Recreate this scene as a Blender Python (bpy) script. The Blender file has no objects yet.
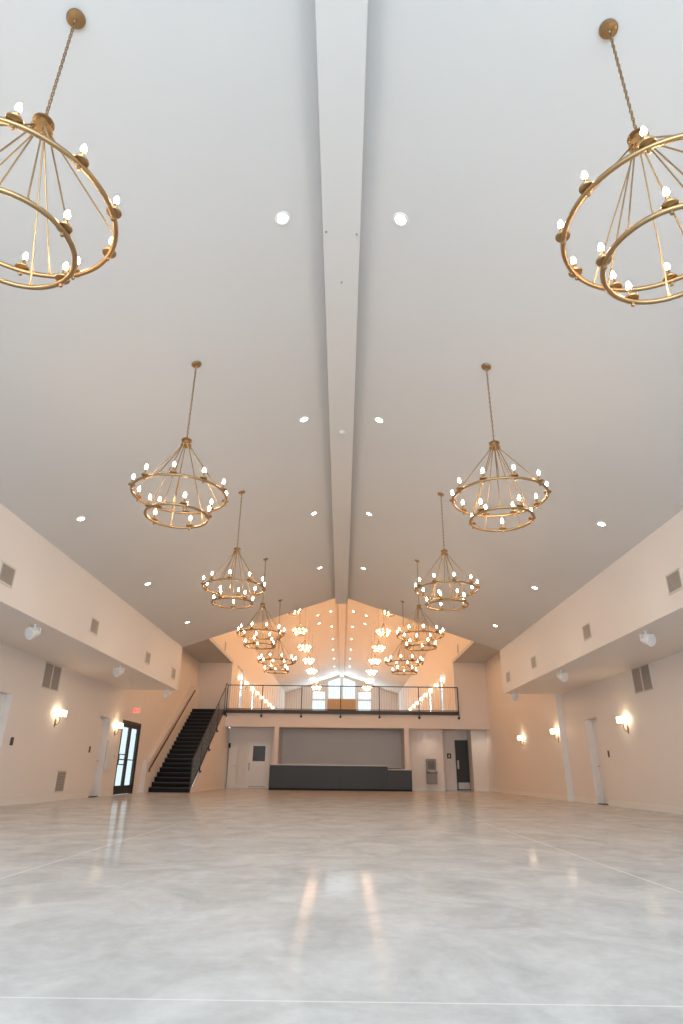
import bpy, bmesh, math, random
from mathutils import Vector, Matrix
random.seed(7)
C = bpy.context.scene
COL = C.collection
PI = math.pi
R = math.radians

# ------------------------------------------------------------------ camera
F_PX, PITCH, ROLL, YAW = 606.58, R(23.254), R(0.673), R(-0.267)
cam_d = bpy.data.cameras.new('camera')
cam_d.sensor_fit = 'VERTICAL'
cam_d.sensor_height = 36.0
cam_d.lens = 36.0 * F_PX / 1024.0
cam_d.clip_end = 300
cam_o = bpy.data.objects.new('camera', cam_d)
COL.objects.link(cam_o)
fw = Vector((math.sin(YAW) * math.cos(PITCH), math.cos(YAW) * math.cos(PITCH), math.sin(PITCH)))
rt = Vector((math.cos(YAW), -math.sin(YAW), 0))
up = rt.cross(fw)
rt2 = math.cos(ROLL) * rt + math.sin(ROLL) * up
up2 = -math.sin(ROLL) * rt + math.cos(ROLL) * up
M = Matrix.Identity(4)
for i in range(3):
    M[i][0], M[i][1], M[i][2] = rt2[i], up2[i], -fw[i]
M[0][3], M[1][3], M[2][3] = 0.0592, 0.0, 0.7459
cam_o.matrix_world = M
C.camera = cam_o

# ------------------------------------------------------------------ world, daylight, exposure
C.view_settings.view_transform = 'Standard'
C.view_settings.look = 'None'
C.view_settings.exposure = 0.0
C.view_settings.gamma = 1.0
C.view_settings.use_curve_mapping = False
C.cycles.use_denoising = True
C.cycles.max_bounces = 10
C.cycles.diffuse_bounces = 6
C.cycles.glossy_bounces = 4
C.cycles.transparent_max_bounces = 16
C.cycles.sample_clamp_indirect = 4.0
C.cycles.caustics_reflective = False
C.cycles.caustics_refractive = False

w = bpy.data.worlds.new('overcast_sky')
C.world = w
w.use_nodes = True
wb = w.node_tree.nodes['Background']
wb.inputs[0].default_value = (0.80, 0.92, 1.0, 1)
wb.inputs[1].default_value = 1.5

DAY = (0.66, 0.86, 1.0)
def window_light(name, loc, sx, sz, power, ry):
    """daylight coming in through a real window opening"""
    d = bpy.data.lights.new(name, 'AREA')
    d.shape = 'RECTANGLE'; d.size = sx; d.size_y = sz
    d.energy = power; d.color = DAY
    o = bpy.data.objects.new(name, d)
    COL.objects.link(o)
    o.location = loc
    o.rotation_euler = (PI / 2, 0, ry)
    return o
DAY_POWER = 270
for k, x in enumerate((-4.6, 0.0, 4.6)):
    window_light('window_daylight', (x, -4.9, 1.6), 4.0, 2.8, DAY_POWER, 0)
window_light('gable_daylight', (0, -4.9, 4.5), 5.0, 1.5, DAY_POWER * 0.8, 0)
for x, sx in ((-2.28, 1.2), (2.28, 1.2)):
    window_light('loft_daylight', (x, 62.9, 6.2), sx, 3.9, 150, PI)
window_light('loft_daylight', (0, 62.9, 8.4), 2.4, 1.4, 100, PI)

BULB, BULB_LOFT, CAN, SHADE = 121.0, 980.0, 24.0, 6.5
SPOT, SPOT_RECESS = 45.0, 22.0
WARM = (1.0, 0.72, 0.42)

# ------------------------------------------------------------------ materials
def mat(name, col, rough=0.5, metal=0.0, emit=None, estr=0.0, noise=0.0, nscale=4.0, bump=0.0, spec=0.5):
    m = bpy.data.materials.new(name)
    m.use_nodes = True
    nt = m.node_tree
    b = nt.nodes['Principled BSDF']
    b.inputs['Base Color'].default_value = (*col, 1)
    b.inputs['Roughness'].default_value = rough
    b.inputs['Metallic'].default_value = metal
    b.inputs['Specular IOR Level'].default_value = spec
    if emit:
        b.inputs['Emission Color'].default_value = (*emit, 1)
        b.inputs['Emission Strength'].default_value = estr
    if noise or bump:
        tc = nt.nodes.new('ShaderNodeTexCoord')
        n = nt.nodes.new('ShaderNodeTexNoise')
        n.inputs['Scale'].default_value = nscale
        n.inputs['Detail'].default_value = 4
        nt.links.new(tc.outputs['Object'], n.inputs['Vector'])
        if noise:
            r = nt.nodes.new('ShaderNodeMix'); r.data_type = 'RGBA'
            r.inputs[6].default_value = (*[c * (1 - noise) for c in col], 1)
            r.inputs[7].default_value = (*[min(1, c * (1 + noise)) for c in col], 1)
            nt.links.new(n.outputs['Fac'], r.inputs[0])
            nt.links.new(r.outputs[2], b.inputs['Base Color'])
        if bump:
            bp = nt.nodes.new('ShaderNodeBump')
            bp.inputs['Strength'].default_value = bump
            bp.inputs['Distance'].default_value = 0.01
            nt.links.new(n.outputs['Fac'], bp.inputs['Height'])
            nt.links.new(bp.outputs['Normal'], b.inputs['Normal'])
    return m

def glass_mat():
    m = bpy.data.materials.new('window_glass'); m.use_nodes = True
    nt = m.node_tree
    nt.nodes.remove(nt.nodes['Principled BSDF'])
    out = nt.nodes['Material Output']
    t = nt.nodes.new('ShaderNodeBsdfTransparent'); t.inputs[0].default_value = (0.93, 0.96, 0.96, 1)
    g = nt.nodes.new('ShaderNodeBsdfGlossy'); g.inputs['Roughness'].default_value = 0.02
    lw = nt.nodes.new('ShaderNodeLayerWeight'); lw.inputs[0].default_value = 0.5
    pw = nt.nodes.new('ShaderNodeMath'); pw.operation = 'POWER'; nt.links.new(lw.outputs['Facing'], pw.inputs[0]); pw.inputs[1].default_value = 4.0
    f = nt.nodes.new('ShaderNodeMath'); f.operation = 'MULTIPLY_ADD'; nt.links.new(pw.outputs[0], f.inputs[0]); f.inputs[1].default_value = 0.4; f.inputs[2].default_value = 0.04
    mx = nt.nodes.new('ShaderNodeMixShader')
    nt.links.new(f.outputs[0], mx.inputs[0]); nt.links.new(t.outputs[0], mx.inputs[1])
    nt.links.new(g.outputs[0], mx.inputs[2]); nt.links.new(mx.outputs[0], out.inputs[0])
    return m

def floor_mat():
    m = bpy.data.materials.new('polished_concrete'); m.use_nodes = True
    nt = m.node_tree; L = nt.links.new; N = nt.nodes.new
    b = nt.nodes['Principled BSDF']
    tc = N('ShaderNodeTexCoord')
    n1 = N('ShaderNodeTexNoise'); n1.inputs['Scale'].default_value = 1.5; n1.inputs['Detail'].default_value = 8; n1.inputs['Roughness'].default_value = 0.62
    n1.inputs['Distortion'].default_value = 0.8
    n2 = N('ShaderNodeTexNoise'); n2.inputs['Scale'].default_value = 9.0; n2.inputs['Detail'].default_value = 6; n2.inputs['Roughness'].default_value = 0.7
    mp = N('ShaderNodeMapping'); mp.inputs['Scale'].default_value = (1.15, 1.0, 1.0)
    L(tc.outputs['Object'], mp.inputs['Vector'])
    L(mp.outputs[0], n1.inputs['Vector']); L(mp.outputs[0], n2.inputs['Vector'])
    a = N('ShaderNodeMath'); a.operation = 'MULTIPLY_ADD'
    L(n2.outputs['Fac'], a.inputs[0]); a.inputs[1].default_value = 0.45; L(n1.outputs['Fac'], a.inputs[2])
    rp = N('ShaderNodeValToRGB')
    e = rp.color_ramp.elements
    e[0].position = 0.50; e[0].color = (0.495, 0.475, 0.46, 1)
    e[1].position = 0.90; e[1].color = (0.70, 0.675, 0.66, 1)
    L(a.outputs[0], rp.inputs[0])
    # saw-cut joints filled with pale sealant: every 4.12 m across, at +-2.45 m along
    sx = N('ShaderNodeSeparateXYZ'); L(tc.outputs['Object'], sx.inputs[0])
    def line(sock, off, period, width):
        s = N('ShaderNodeMath'); s.operation = 'SUBTRACT'; L(sock, s.inputs[0]); s.inputs[1].default_value = off
        p = N('ShaderNodeMath'); p.operation = 'PINGPONG'; L(s.outputs[0], p.inputs[0]); p.inputs[1].default_value = period / 2
        c = N('ShaderNodeMath'); c.operation = 'LESS_THAN'; L(p.outputs[0], c.inputs[0]); c.inputs[1].default_value = width
        return c
    l1 = line(sx.outputs[1], 2.66, 4.122, 0.005)
    l2 = line(sx.outputs[0], 2.45, 4.9, 0.010)
    mxl = N('ShaderNodeMath'); mxl.operation = 'MAXIMUM'; L(l1.outputs[0], mxl.inputs[0]); L(l2.outputs[0], mxl.inputs[1])
    sc = N('ShaderNodeMath'); sc.operation = 'MULTIPLY'; L(mxl.outputs[0], sc.inputs[0]); sc.inputs[1].default_value = 0.7
    mix = N('ShaderNodeMix'); mix.data_type = 'RGBA'
    L(sc.outputs[0], mix.inputs[0]); L(rp.outputs[0], mix.inputs[6]); mix.inputs[7].default_value = (0.86, 0.84, 0.80, 1)
    L(mix.outputs[2], b.inputs['Base Color'])
    rr = N('ShaderNodeMapRange'); rr.inputs[1].default_value = 0.3; rr.inputs[2].default_value = 0.7
    rr.inputs[3].default_value = 0.05; rr.inputs[4].default_value = 0.10
    b.inputs['Specular IOR Level'].default_value = 0.0
    gl = N('ShaderNodeBsdfGlossy'); gl.inputs['Color'].default_value = (1, .985, .96, 1)
    lw = N('ShaderNodeLayerWeight'); lw.inputs[0].default_value = 0.5
    pw = N('ShaderNodeMath'); pw.operation = 'POWER'; L(lw.outputs['Facing'], pw.inputs[0]); pw.inputs[1].default_value = 20.0
    fm = N('ShaderNodeMath'); fm.operation = 'MULTIPLY_ADD'; L(pw.outputs[0], fm.inputs[0]); fm.inputs[1].default_value = 0.75; fm.inputs[2].default_value = 0.003
    ms = N('ShaderNodeMixShader'); L(fm.outputs[0], ms.inputs[0]); L(b.outputs[0], ms.inputs[1]); L(gl.outputs[0], ms.inputs[2])
    L(ms.outputs[0], nt.nodes['Material Output'].inputs[0])
    L(rr.outputs[0], gl.inputs['Roughness'])
    L(n1.outputs['Fac'], rr.inputs[0]); L(rr.outputs[0], b.inputs['Roughness'])
    bp = N('ShaderNodeBump'); bp.inputs['Strength'].default_value = 0.012; bp.inputs['Distance'].default_value = 0.01
    L(n2.outputs['Fac'], bp.inputs['Height']); L(bp.outputs['Normal'], b.inputs['Normal']); L(bp.outputs['Normal'], gl.inputs['Normal'])
    return m

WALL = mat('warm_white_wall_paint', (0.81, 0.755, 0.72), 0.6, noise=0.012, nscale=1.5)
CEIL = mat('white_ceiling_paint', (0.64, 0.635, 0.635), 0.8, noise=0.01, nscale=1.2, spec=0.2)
TRIM = mat('white_trim_paint', (0.82, 0.80, 0.77), 0.4)
LOFTC = mat('glow_tinted_loft_paint', (0.84, 0.76, 0.68), 0.7, noise=0.01, nscale=1.2, spec=0.2)  # building's wall paint with the loft's warm lamp glow put into its colour
BEAMM = mat('beam_semigloss_paint', (0.655, 0.652, 0.65), 0.42)
DOORW = mat('white_door_paint', (0.80, 0.77, 0.73), 0.4)
FLOOR = floor_mat()
GLASS = glass_mat()
BRASS = mat('aged_brass', (0.40, 0.265, 0.135), 0.36, 1.0, noise=0.06, nscale=30)
BULBM = mat('bulb_glow', (1, 0.9, 0.75), 0.3, emit=(1.0, 0.69, 0.42), estr=BULB)
BULBL = mat('loft_bulb_glow', (1, 0.9, 0.75), 0.3, emit=(1.0, 0.58, 0.30), estr=BULB_LOFT)
CANM = mat('downlight_lens', (1, 0.95, 0.88), 0.4, emit=(1.0, 0.90, 0.76), estr=CAN)
SHADEM = mat('frosted_shade_glow', (1, 0.95, 0.88), 0.5, emit=(1.0, 0.80, 0.52), estr=SHADE)
GRILLE = mat('grey_grille_metal', (0.41, 0.375, 0.345), 0.5, 0.1)
GRILLF = mat('pale_grille_frame', (0.66, 0.62, 0.57), 0.5)
DARKV = mat('grille_shadow', (0.22, 0.20, 0.185), 0.8)
BLACK = mat('black_stair_paint', (0.006, 0.0055, 0.0055), 0.55, noise=0.1, nscale=10, spec=0.25)
NOSE = mat('glint_stair_nosing', (0.035, 0.03, 0.026), 0.4)  # paler tone painted in for the light reflected along the step edges
STEEL = mat('charcoal_railing_steel', (0.055, 0.053, 0.052), 0.4, 0.5)
PICKET = mat('grey_baluster_steel', (0.33, 0.30, 0.28), 0.4, 0.5)
BRONZE = mat('dark_bronze_aluminium', (0.045, 0.038, 0.035), 0.4, 0.4)
WOODR = mat('dark_handrail_wood', (0.085, 0.045, 0.03), 0.35, noise=0.15, nscale=12)
BARM = mat('charcoal_bar_panel', (0.040, 0.047, 0.056), 0.5, noise=0.06, nscale=3)
BARTOP = mat('pale_bar_top', (0.62, 0.56, 0.50), 0.3)
SPK = mat('white_speaker_plastic', (0.80, 0.79, 0.78), 0.4)
SPKG = mat('white_speaker_grille', (0.72, 0.71, 0.70), 0.6, noise=0.15, nscale=160)
PLATE = mat('dark_switch_plate', (0.10, 0.075, 0.06), 0.35, 0.3)
PLATEW = mat('white_cover_plate', (0.78, 0.74, 0.69), 0.4)
STAIN = mat('stainless_steel', (0.28, 0.25, 0.225), 0.5, 0.4)
DOORB = mat('dark_door_paint', (0.020, 0.017, 0.015), 0.4)
CHROME = mat('brushed_nickel', (0.45, 0.42, 0.39), 0.42, 0.8)
REDM = mat('exit_sign_red', (0.8, 0.05, 0.05), 0.4, emit=(1.0, 0.08, 0.06), estr=1.3)
SIGNW = mat('exit_sign_face', (0.75, 0.62, 0.58), 0.4, emit=(1.0, 0.35, 0.30), estr=0.18)
ORANGE = mat('honey_wood_panel', (0.60, 0.32, 0.13), 0.45, noise=0.1, nscale=6)
LOFTF = mat('loft_floor_boards', (0.30, 0.22, 0.16), 0.4, noise=0.1, nscale=3)

# ------------------------------------------------------------------ mesh helpers
class MB:
    def __init__(s): s.bm = bmesh.new()
    def box(s, x0, x1, y0, y1, z0, z1, mtx=None):
        vs = [s.bm.verts.new(Vector(p) if mtx is None else mtx @ Vector(p)) for p in
              ((x0,y0,z0),(x1,y0,z0),(x1,y1,z0),(x0,y1,z0),(x0,y0,z1),(x1,y0,z1),(x1,y1,z1),(x0,y1,z1))]
        for f in ((3,2,1,0),(4,5,6,7),(0,1,5,4),(1,2,6,5),(2,3,7,6),(3,0,4,7)):
            s.bm.faces.new([vs[i] for i in f])
        return s
    def prism(s, pts, axis, a0, a1):
        """polygon pts extruded along axis; pts are (x,z) for 'y', (y,z) for 'x', (x,y) for 'z'"""
        def mk(p, a):
            return {'y': (p[0], a, p[1]), 'x': (a, p[0], p[1]), 'z': (p[0], p[1], a)}[axis]
        A = [s.bm.verts.new(mk(p, a0)) for p in pts]; B = [s.bm.verts.new(mk(p, a1)) for p in pts]
        s.bm.faces.new(A); s.bm.faces.new(B[::-1])
        n = len(pts)
        for i in range(n):
            s.bm.faces.new([A[i], B[i], B[(i+1) % n], A[(i+1) % n]])
        return s
    def tube(s, pts, r, seg=10, closed=False, cap=True):
        pts = [Vector(p) for p in pts]; n = len(pts); rings = []
        ref = None
        for i, p in enumerate(pts):
            if closed: t = (pts[(i+1) % n] - pts[i-1]).normalized()
            else: t = (pts[min(i+1, n-1)] - pts[max(i-1, 0)]).normalized()
            if ref is None:
                ref = t.orthogonal().normalized() if abs(t.z) > .9 else Vector((0,0,1)).cross(t).normalized()
            u = (ref - t * ref.dot(t)).normalized(); v = t.cross(u); ref = u
            rr = r[i] if isinstance(r, (list, tuple)) else r
            rings.append([s.bm.verts.new(p + (u*math.cos(2*PI*k/seg) + v*math.sin(2*PI*k/seg)) * rr) for k in range(seg)])
        m = n if closed else n-1
        for i in range(m):
            a, b = rings[i], rings[(i+1) % n]
            for k in range(seg):
                s.bm.faces.new([a[k], a[(k+1) % seg], b[(k+1) % seg], b[k]])
        if not closed and cap:
            s.bm.faces.new(rings[0][::-1]); s.bm.faces.new(rings[-1])
        return s
    def lathe(s, prof, c=(0,0,0), seg=20, mtx=None):
        c = Vector(c); rings = []
        f = (lambda p: p) if mtx is None else (lambda p: mtx @ p)
        for r, z in prof:
            if r < 1e-6: rings.append([s.bm.verts.new(f(c + Vector((0,0,z))))])
            else: rings.append([s.bm.verts.new(f(c + Vector((r*math.cos(2*PI*k/seg), r*math.sin(2*PI*k/seg), z)))) for k in range(seg)])
        for a, b in zip(rings, rings[1:]):
            if len(a) == 1 and len(b) == 1: continue
            for k in range(seg):
                k2 = (k+1) % seg
                if len(a) == 1: s.bm.faces.new([a[0], b[k2], b[k]])
                elif len(b) == 1: s.bm.faces.new([a[k], a[k2], b[0]])
                else: s.bm.faces.new([a[k], a[k2], b[k2], b[k]])
        return s
    def torus(s, c, Rr, r, n=64, seg=10, mtx=None):
        c = Vector(c)
        return s.tube([c + Vector((Rr*math.cos(2*PI*k/n), Rr*math.sin(2*PI*k/n), 0)) for k in range(n)], r, seg, closed=True)
    def mesh(s, name, m, smooth=False, bevel=0.0):
        if bevel:
            bmesh.ops.bevel(s.bm, geom=s.bm.edges[:], offset=bevel, segments=2, affect='EDGES', profile=0.5)
        bmesh.ops.recalc_face_normals(s.bm, faces=s.bm.faces[:])
        me = bpy.data.meshes.new(name)
        s.bm.to_mesh(me); s.bm.free()
        if smooth:
            for p in me.polygons: p.use_smooth = True
            try: me.set_sharp_from_angle(angle=R(45))
            except Exception: pass
        me.materials.append(m)
        return me

KIDS = {}
def link(name, me, parent=None, loc=None, rot=None):
    o = bpy.data.objects.new(name, me)
    COL.objects.link(o)
    if loc is not None: o.location = loc
    if rot is not None: o.rotation_euler = rot
    if parent is not None:
        o.parent = parent
        KIDS.setdefault(parent.name, []).append(o)
    return o
def tag(o, label, cat, group=None):
    o['label'] = label; o['category'] = cat
    if group: o['group'] = group
    return o
def empty(name, loc, label, cat, group=None, rz=0.0):
    o = bpy.data.objects.new(name, None)
    o.empty_display_size = 0.1
    COL.objects.link(o); o.location = loc; o.rotation_euler = (0, 0, rz)
    return tag(o, label, cat, group)
def struct(name, mb, m, smooth=False, parent=None, bevel=0.0):
    o = link(name, mb.mesh(name, m, smooth, bevel), parent)
    if parent is None: o['kind'] = 'structure'
    return o
def copy_tree(o, parent=None):
    c = o.copy(); COL.objects.link(c)
    if parent is not None:
        c.parent = parent
        KIDS.setdefault(parent.name, []).append(c)
    for ch in list(KIDS.get(o.name, [])):
        copy_tree(ch, c)
    return c
def place(proto, used, loc, label, group=None, rot=None):
    o = proto if not used else copy_tree(proto)
    o.location = loc
    if rot is not None: o.rotation_euler = rot
    o['label'] = label
    if group: o['group'] = group
    return o
def rects(a0, a1, b0, b1, holes):
    """split the rectangle into pieces that leave the holes (a0,a1,b0,b1) open"""
    As = sorted({a0, a1, *[h[0] for h in holes], *[h[1] for h in holes]})
    out = []
    for p, q in zip(As, As[1:]):
        hs = sorted([(h[2], h[3]) for h in holes if h[0] <= p + 1e-6 and h[1] >= q - 1e-6])
        z = b0
        for h0, h1 in hs:
            if h0 > z + 1e-6: out.append((p, q, z, h0))
            z = h1
        if z < b1 - 1e-6: out.append((p, q, z, b1))
    return out
def wall_x(mb, x0, x1, y0, y1, z0, z1, holes=()):
    for p, q, a, b in rects(y0, y1, z0, z1, holes): mb.box(x0, x1, p, q, a, b)
    return mb
def wall_y(mb, y0, y1, x0, x1, z0, z1, holes=()):
    for p, q, a, b in rects(x0, x1, z0, z1, holes): mb.box(p, q, y0, y1, a, b)
    return mb

# ------------------------------------------------------------------ main dimensions (metres)
XW = 7.30                      # left wall; right wall near part / far part:
XRN, XRF = 7.38, 7.19
XB, ZB, ZT = 5.467, 3.227, 4.67   # bulkheads
ZR, S = 6.5385, 0.3424         # ridge and slope of the hall ceiling
YA, YL, YLL = 21.08, 31.0, 31.77
ZF, ZLIN = 3.48, 2.74          # loft floor, lintel under it
ZS = 5.875                     # soffit over the stair zone
XO = 5.60                      # half width of the loft
ZR2 = 9.92                     # loft ridge
Y0, YE = -5.0, 63.0
def zc_main(x): return ZR - S * abs(x)
def zc_loft(x): return ZR2 - S * abs(x)

# ------------------------------------------------------------------ large structure
struct('floor', MB().box(-8.2, 8.2, Y0 - .2, 34.5, -0.15, 0.0), FLOOR)
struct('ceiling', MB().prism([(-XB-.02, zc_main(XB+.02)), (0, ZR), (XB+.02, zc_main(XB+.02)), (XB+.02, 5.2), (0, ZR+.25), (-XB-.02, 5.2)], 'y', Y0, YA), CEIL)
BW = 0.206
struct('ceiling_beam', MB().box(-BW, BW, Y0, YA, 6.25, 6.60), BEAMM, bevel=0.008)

left_holes = [(13.17, 14.05, 0, 2.28), (19.44, 20.32, 0, 2.26), (21.50, 23.50, 0, 2.31)]
struct('wall_left', wall_x(wall_x(MB(), -XW - .35, -XW, Y0, YA, 0, 6.0, left_holes[:2]), -XW - .13, -XW, YA, YLL + .3, 0, 6.0, left_holes[2:]), WALL)
struct('wall_right', wall_x(wall_x(MB(), XRN, XRN + .35, Y0, YA, 0, 6.0, [(18.38, 19.24, 0, 2.29)]), XRF, XRF + .49, YA, 33.6, 0, 6.0), WALL)
struct('wall_left_bulkhead', MB().box(-7.6, -XB, Y0, YA, ZB, 5.15), WALL)
struct('wall_right_bulkhead', MB().box(XB, 7.6, Y0, YA, ZB, 5.15), WALL)
back_holes = [(-6.6, -2.6, .2, 3.0), (-2.0, 2.0, .2, 3.0), (2.6, 6.6, .2, 3.0), (-2.5, 2.5, 3.75, 5.25)]
struct('wall_back', wall_y(MB(), Y0 - .25, Y0, -7.65, 7.75, 0, 6.9, back_holes), WALL)
# gable header between the hall ceiling and the higher loft roof
struct('wall_gable_header', MB().prism([(-7.4, 4.75), (-XB, 4.75), (0, ZR + .08), (XB, 4.75), (7.4, 4.75), (7.4, 10.3), (-7.4, 10.3)], 'y', YA - .02, YA + .06), WALL)
# flat soffits either side of the stair zone
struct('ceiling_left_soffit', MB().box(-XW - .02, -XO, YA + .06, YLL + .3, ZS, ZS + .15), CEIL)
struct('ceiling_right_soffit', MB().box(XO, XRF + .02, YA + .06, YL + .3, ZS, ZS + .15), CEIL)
# loft roof and its ridge beam
struct('ceiling_loft', MB().prism([(-XO-.2, zc_loft(XO+.2)), (0, ZR2), (XO+.2, zc_loft(XO+.2)), (XO+.2, 8.5), (0, ZR2+.3), (-XO-.2, 8.5)], 'y', YA + .06, YE + .3), LOFTC)
struct('ceiling_beam_loft', MB().box(-BW, BW, YA + .06, YE, 9.63, 10.0), LOFTC, bevel=0.008)
loft_win = [(34.75 + 4.8 * k, 35.65 + 4.8 * k) for k in range(5)]
lh = [(a, b, 3.95, 6.0) for a, b in loft_win]
for sgn, nm in ((-1, 'left'), (1, 'right')):
    mb = MB()
    ys = YLL if sgn < 0 else YL
    xa, xb = sorted((sgn * XO, sgn * (XO + .08)))
    wall_x(mb, xa, xb, YA + .06, ys, ZS + .15, 8.4)
    wall_x(mb, xa, xb, ys, ys + .3, ZS + .15, 8.4)
    wall_x(mb, xa, xb, ys + .3, YE + .3, 3.3, 8.4, lh)
    struct('wall_loft_' + nm, mb, LOFTC)
# upper front walls beside the loft opening
struct('wall_front_right', MB().box(XO, XRF + .02, YL, YL + .3, ZLIN, ZS), WALL)
struct('wall_front_left', MB().box(-XW - .05, -XO, YLL, YLL + .3, ZLIN, ZS), WALL)
# loft floor slab with the plastered fascia
struct('wall_fascia', MB().box(-XO, XO, YL, YL + .3, ZLIN, ZF - .001), WALL)
struct('floor_loft', MB().box(-XO + .0, XO, YL + .3, YE + .2, 3.25, ZF), LOFTF)
# recess under the loft
struct('ceiling_recess', MB().box(-XO, XRF, YL + .3, 34.0, 2.80, 2.95), CEIL)
for nm, xa, xb in (('left', -3.19, -2.97), ('right', 3.06, 3.28)):
    struct('wall_pier_' + nm, MB().box(xa, xb, YL, YL + .3, 0, ZLIN), WALL)
for nm, axis, args in (('left', 'y', (32.5, 32.7, -XO, -3.12)), ('left_return', 'x', (-3.12, -3.02, YL + .3, 33.7)), ('centre', 'y', (33.5, 33.7, -3.02, 3.12)),
                       ('right_return', 'x', (3.12, 3.22, YL + .3, 33.7)), ('right', 'y', (32.0, 32.2, 3.22, 5.04)), ('niche_side', 'x', (4.94, 5.04, 32.2, 33.0)),
                       ('niche', 'y', (33.0, 33.2, 4.94, 6.55)), ('niche_return', 'x', (6.45, 6.55, 32.2, 33.0)), ('right_end', 'y', (32.0, 32.2, 6.45, XRF))):
    struct('wall_recess_' + nm, (wall_y if axis == 'y' else wall_x)(MB(), *args, 0, 2.8), WALL)
# far gable wall of the loft with its glazing
XF = [(-2.95, -1.62, 4.2, 8.25), (-1.40, -0.10, 7.5, 9.05), (0.10, 1.40, 7.5, 9.05), (1.62, 2.95, 4.2, 8.25)]
mb = MB()
wall_y(mb, YE, YE + .25, -XO - .2, XO + .2, 3.3, 8.25, XF[:1] + XF[3:] + [(-1.40, -.10, 7.5, 8.25), (.10, 1.40, 7.5, 8.25)])
# above 8.25 the centre lights follow the roof slope
def top(x): return 9.72 - 0.34 * abs(x)
for s_ in (-1, 1):
    mb.prism([(s_*XO*1.03, 8.25), (s_*1.40, 8.25), (s_*1.40, top(1.4)), (s_*.10, top(.1)), (s_*.10, 10.2), (s_*XO*1.03, 10.2)], 'y', YE, YE + .25)
mb.box(-.10, .10, YE, YE + .25, 8.25, 10.2)
struct('wall_loft_end', mb, WALL)

# ---- windows: frame + pane
wn = [0]
def window(holes_poly, axis, at, depth, frame_m, bars=()):
    wn[0] += 1
    fr = MB()
    a0, a1, b0, b1 = holes_poly
    t = 0.05
    pieces = [(a0, a0 + t, b0, b1), (a1 - t, a1, b0, b1), (a0 + t, a1 - t, b0, b0 + t), (a0 + t, a1 - t, b1 - t, b1)]
    for ba, bb, bc, bd in bars: pieces.append((ba, bb, bc, bd))
    for p, q, u, v in pieces:
        if axis == 'y': fr.box(p, q, at, at + depth, u, v)
        else: fr.box(at, at + depth, p, q, u, v)
    o = struct('window_%d' % wn[0], fr, frame_m)
    pn = MB()
    m = at + depth / 2
    if axis == 'y': pn.box(a0 + t, a1 - t, m - .004, m + .004, b0 + t, b1 - t)
    else: pn.box(m - .004, m + .004, a0 + t, a1 - t, b0 + t, b1 - t)
    link('pane', pn.mesh('pane', GLASS), o)
    return o
for h in (XF[0], XF[3]):
    window(h, 'y', YE + .08, .08, TRIM, [(h[0] + .05, h[1] - .05, 7.34, 7.50), (h[0] + .05, h[1] - .05, 5.8, 5.9)])
for s_ in (-1, 1):                       # two raked centre lights
    wn[0] += 1
    fr = MB()
    xs = (s_ * .10, s_ * 1.40)
    for (xa, xb) in ((.10, .15), (1.35, 1.40)):
        fr.prism([(s_*xa, 7.5), (s_*xb, 7.5), (s_*xb, top(xb)), (s_*xa, top(xa))], 'y', YE + .08, YE + .16)
    fr.prism([(s_*.15, 7.5), (s_*1.35, 7.5), (s_*1.35, 7.56), (s_*.15, 7.56)], 'y', YE + .08, YE + .16)
    fr.prism([(s_*.15, top(.15) - .06), (s_*1.35, top(1.35) - .06), (s_*1.35, top(1.35)), (s_*.15, top(.15))], 'y', YE + .08, YE + .16)
    o = struct('window_%d' % wn[0], fr, TRIM)
    pn = MB().prism([(s_*.15, 7.56), (s_*1.35, 7.56), (s_*1.35, top(1.35) - .06), (s_*.15, top(.15) - .06)], 'y', YE + .116, YE + .124)
    link('pane', pn.mesh('pane', GLASS), o)
for sgn in (-1, 1):
    for a, b in loft_win:
        at = sgn * (XO + .04) - .03
        window((a, b, 3.95, 6.0), 'x', at, .06, TRIM, [(a + .05, b - .05, 4.95, 5.0)])
for h in back_holes:
    n = 3
    window(h, 'y', Y0 - .16, .08, BRONZE, [(h[0] + (h[1]-h[0]) * k / n - .03, h[0] + (h[1]-h[0]) * k / n + .03, h[2] + .05, h[3] - .05) for k in range(1, n)])
# gable trim boards below the far roof
mb = MB()
for s_ in (-1, 1):
    mb.prism([(0, 9.92), (s_*3.2, 9.92 - .34*3.2), (s_*3.2, 9.72 - .34*3.2), (0, 9.72)], 'y', YE - .06, YE)
struct('trim_1', mb, TRIM)
# honey wood panel under the centre lights
tag(link('wood_panel', MB().box(-1.40, 1.40, YE - .065, YE - .022, 3.48, 7.48).mesh('wood_panel', ORANGE, bevel=.01)), 'honey wood wall panel under the far loft centre windows', 'panel')
p = empty('console_table', (0, 61.8, ZF), 'dark long console standing before the wood panel at the far loft end', 'table')
link('table_top', MB().box(-1.4, 1.4, -.4, .4, 2.72, 2.86).mesh('table_top', BLACK, bevel=.01), p)
link('table_body', MB().box(-1.3, 1.3, -.32, .32, 0, 2.72).mesh('table_body', BLACK, bevel=.01), p)

# ---- baseboards
BH, BT = 0.14, 0.018
def skirting(name, segs):
    mb = MB()
    for s in segs: mb.box(*s, 0, BH)
    struct(name, mb, TRIM)
yl = [(Y0, 13.17), (14.05, 19.44), (20.32, 21.50), (23.50, 24.3)]
skirting('baseboard_left', [(-XW, -XW + BT, a, b) for a, b in yl])
skirting('baseboard_right', [(XRN - BT, XRN, Y0, 18.38), (XRN - BT, XRN, 19.24, YA), (XRF, XRN - BT, YA - BT, YA), (XRF - BT, XRF, YA, 32.0)])
skirting('baseboard_back', [(-XO + .0, -4.62, 32.5 - BT, 32.5), (-3.55, -3.12, 32.5 - BT, 32.5), (3.22, 5.04, 32.0 - BT, 32.0), (5.04, 5.76, 33 - BT, 33), (6.5, XRF - BT, 32 - BT, 32)])

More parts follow.
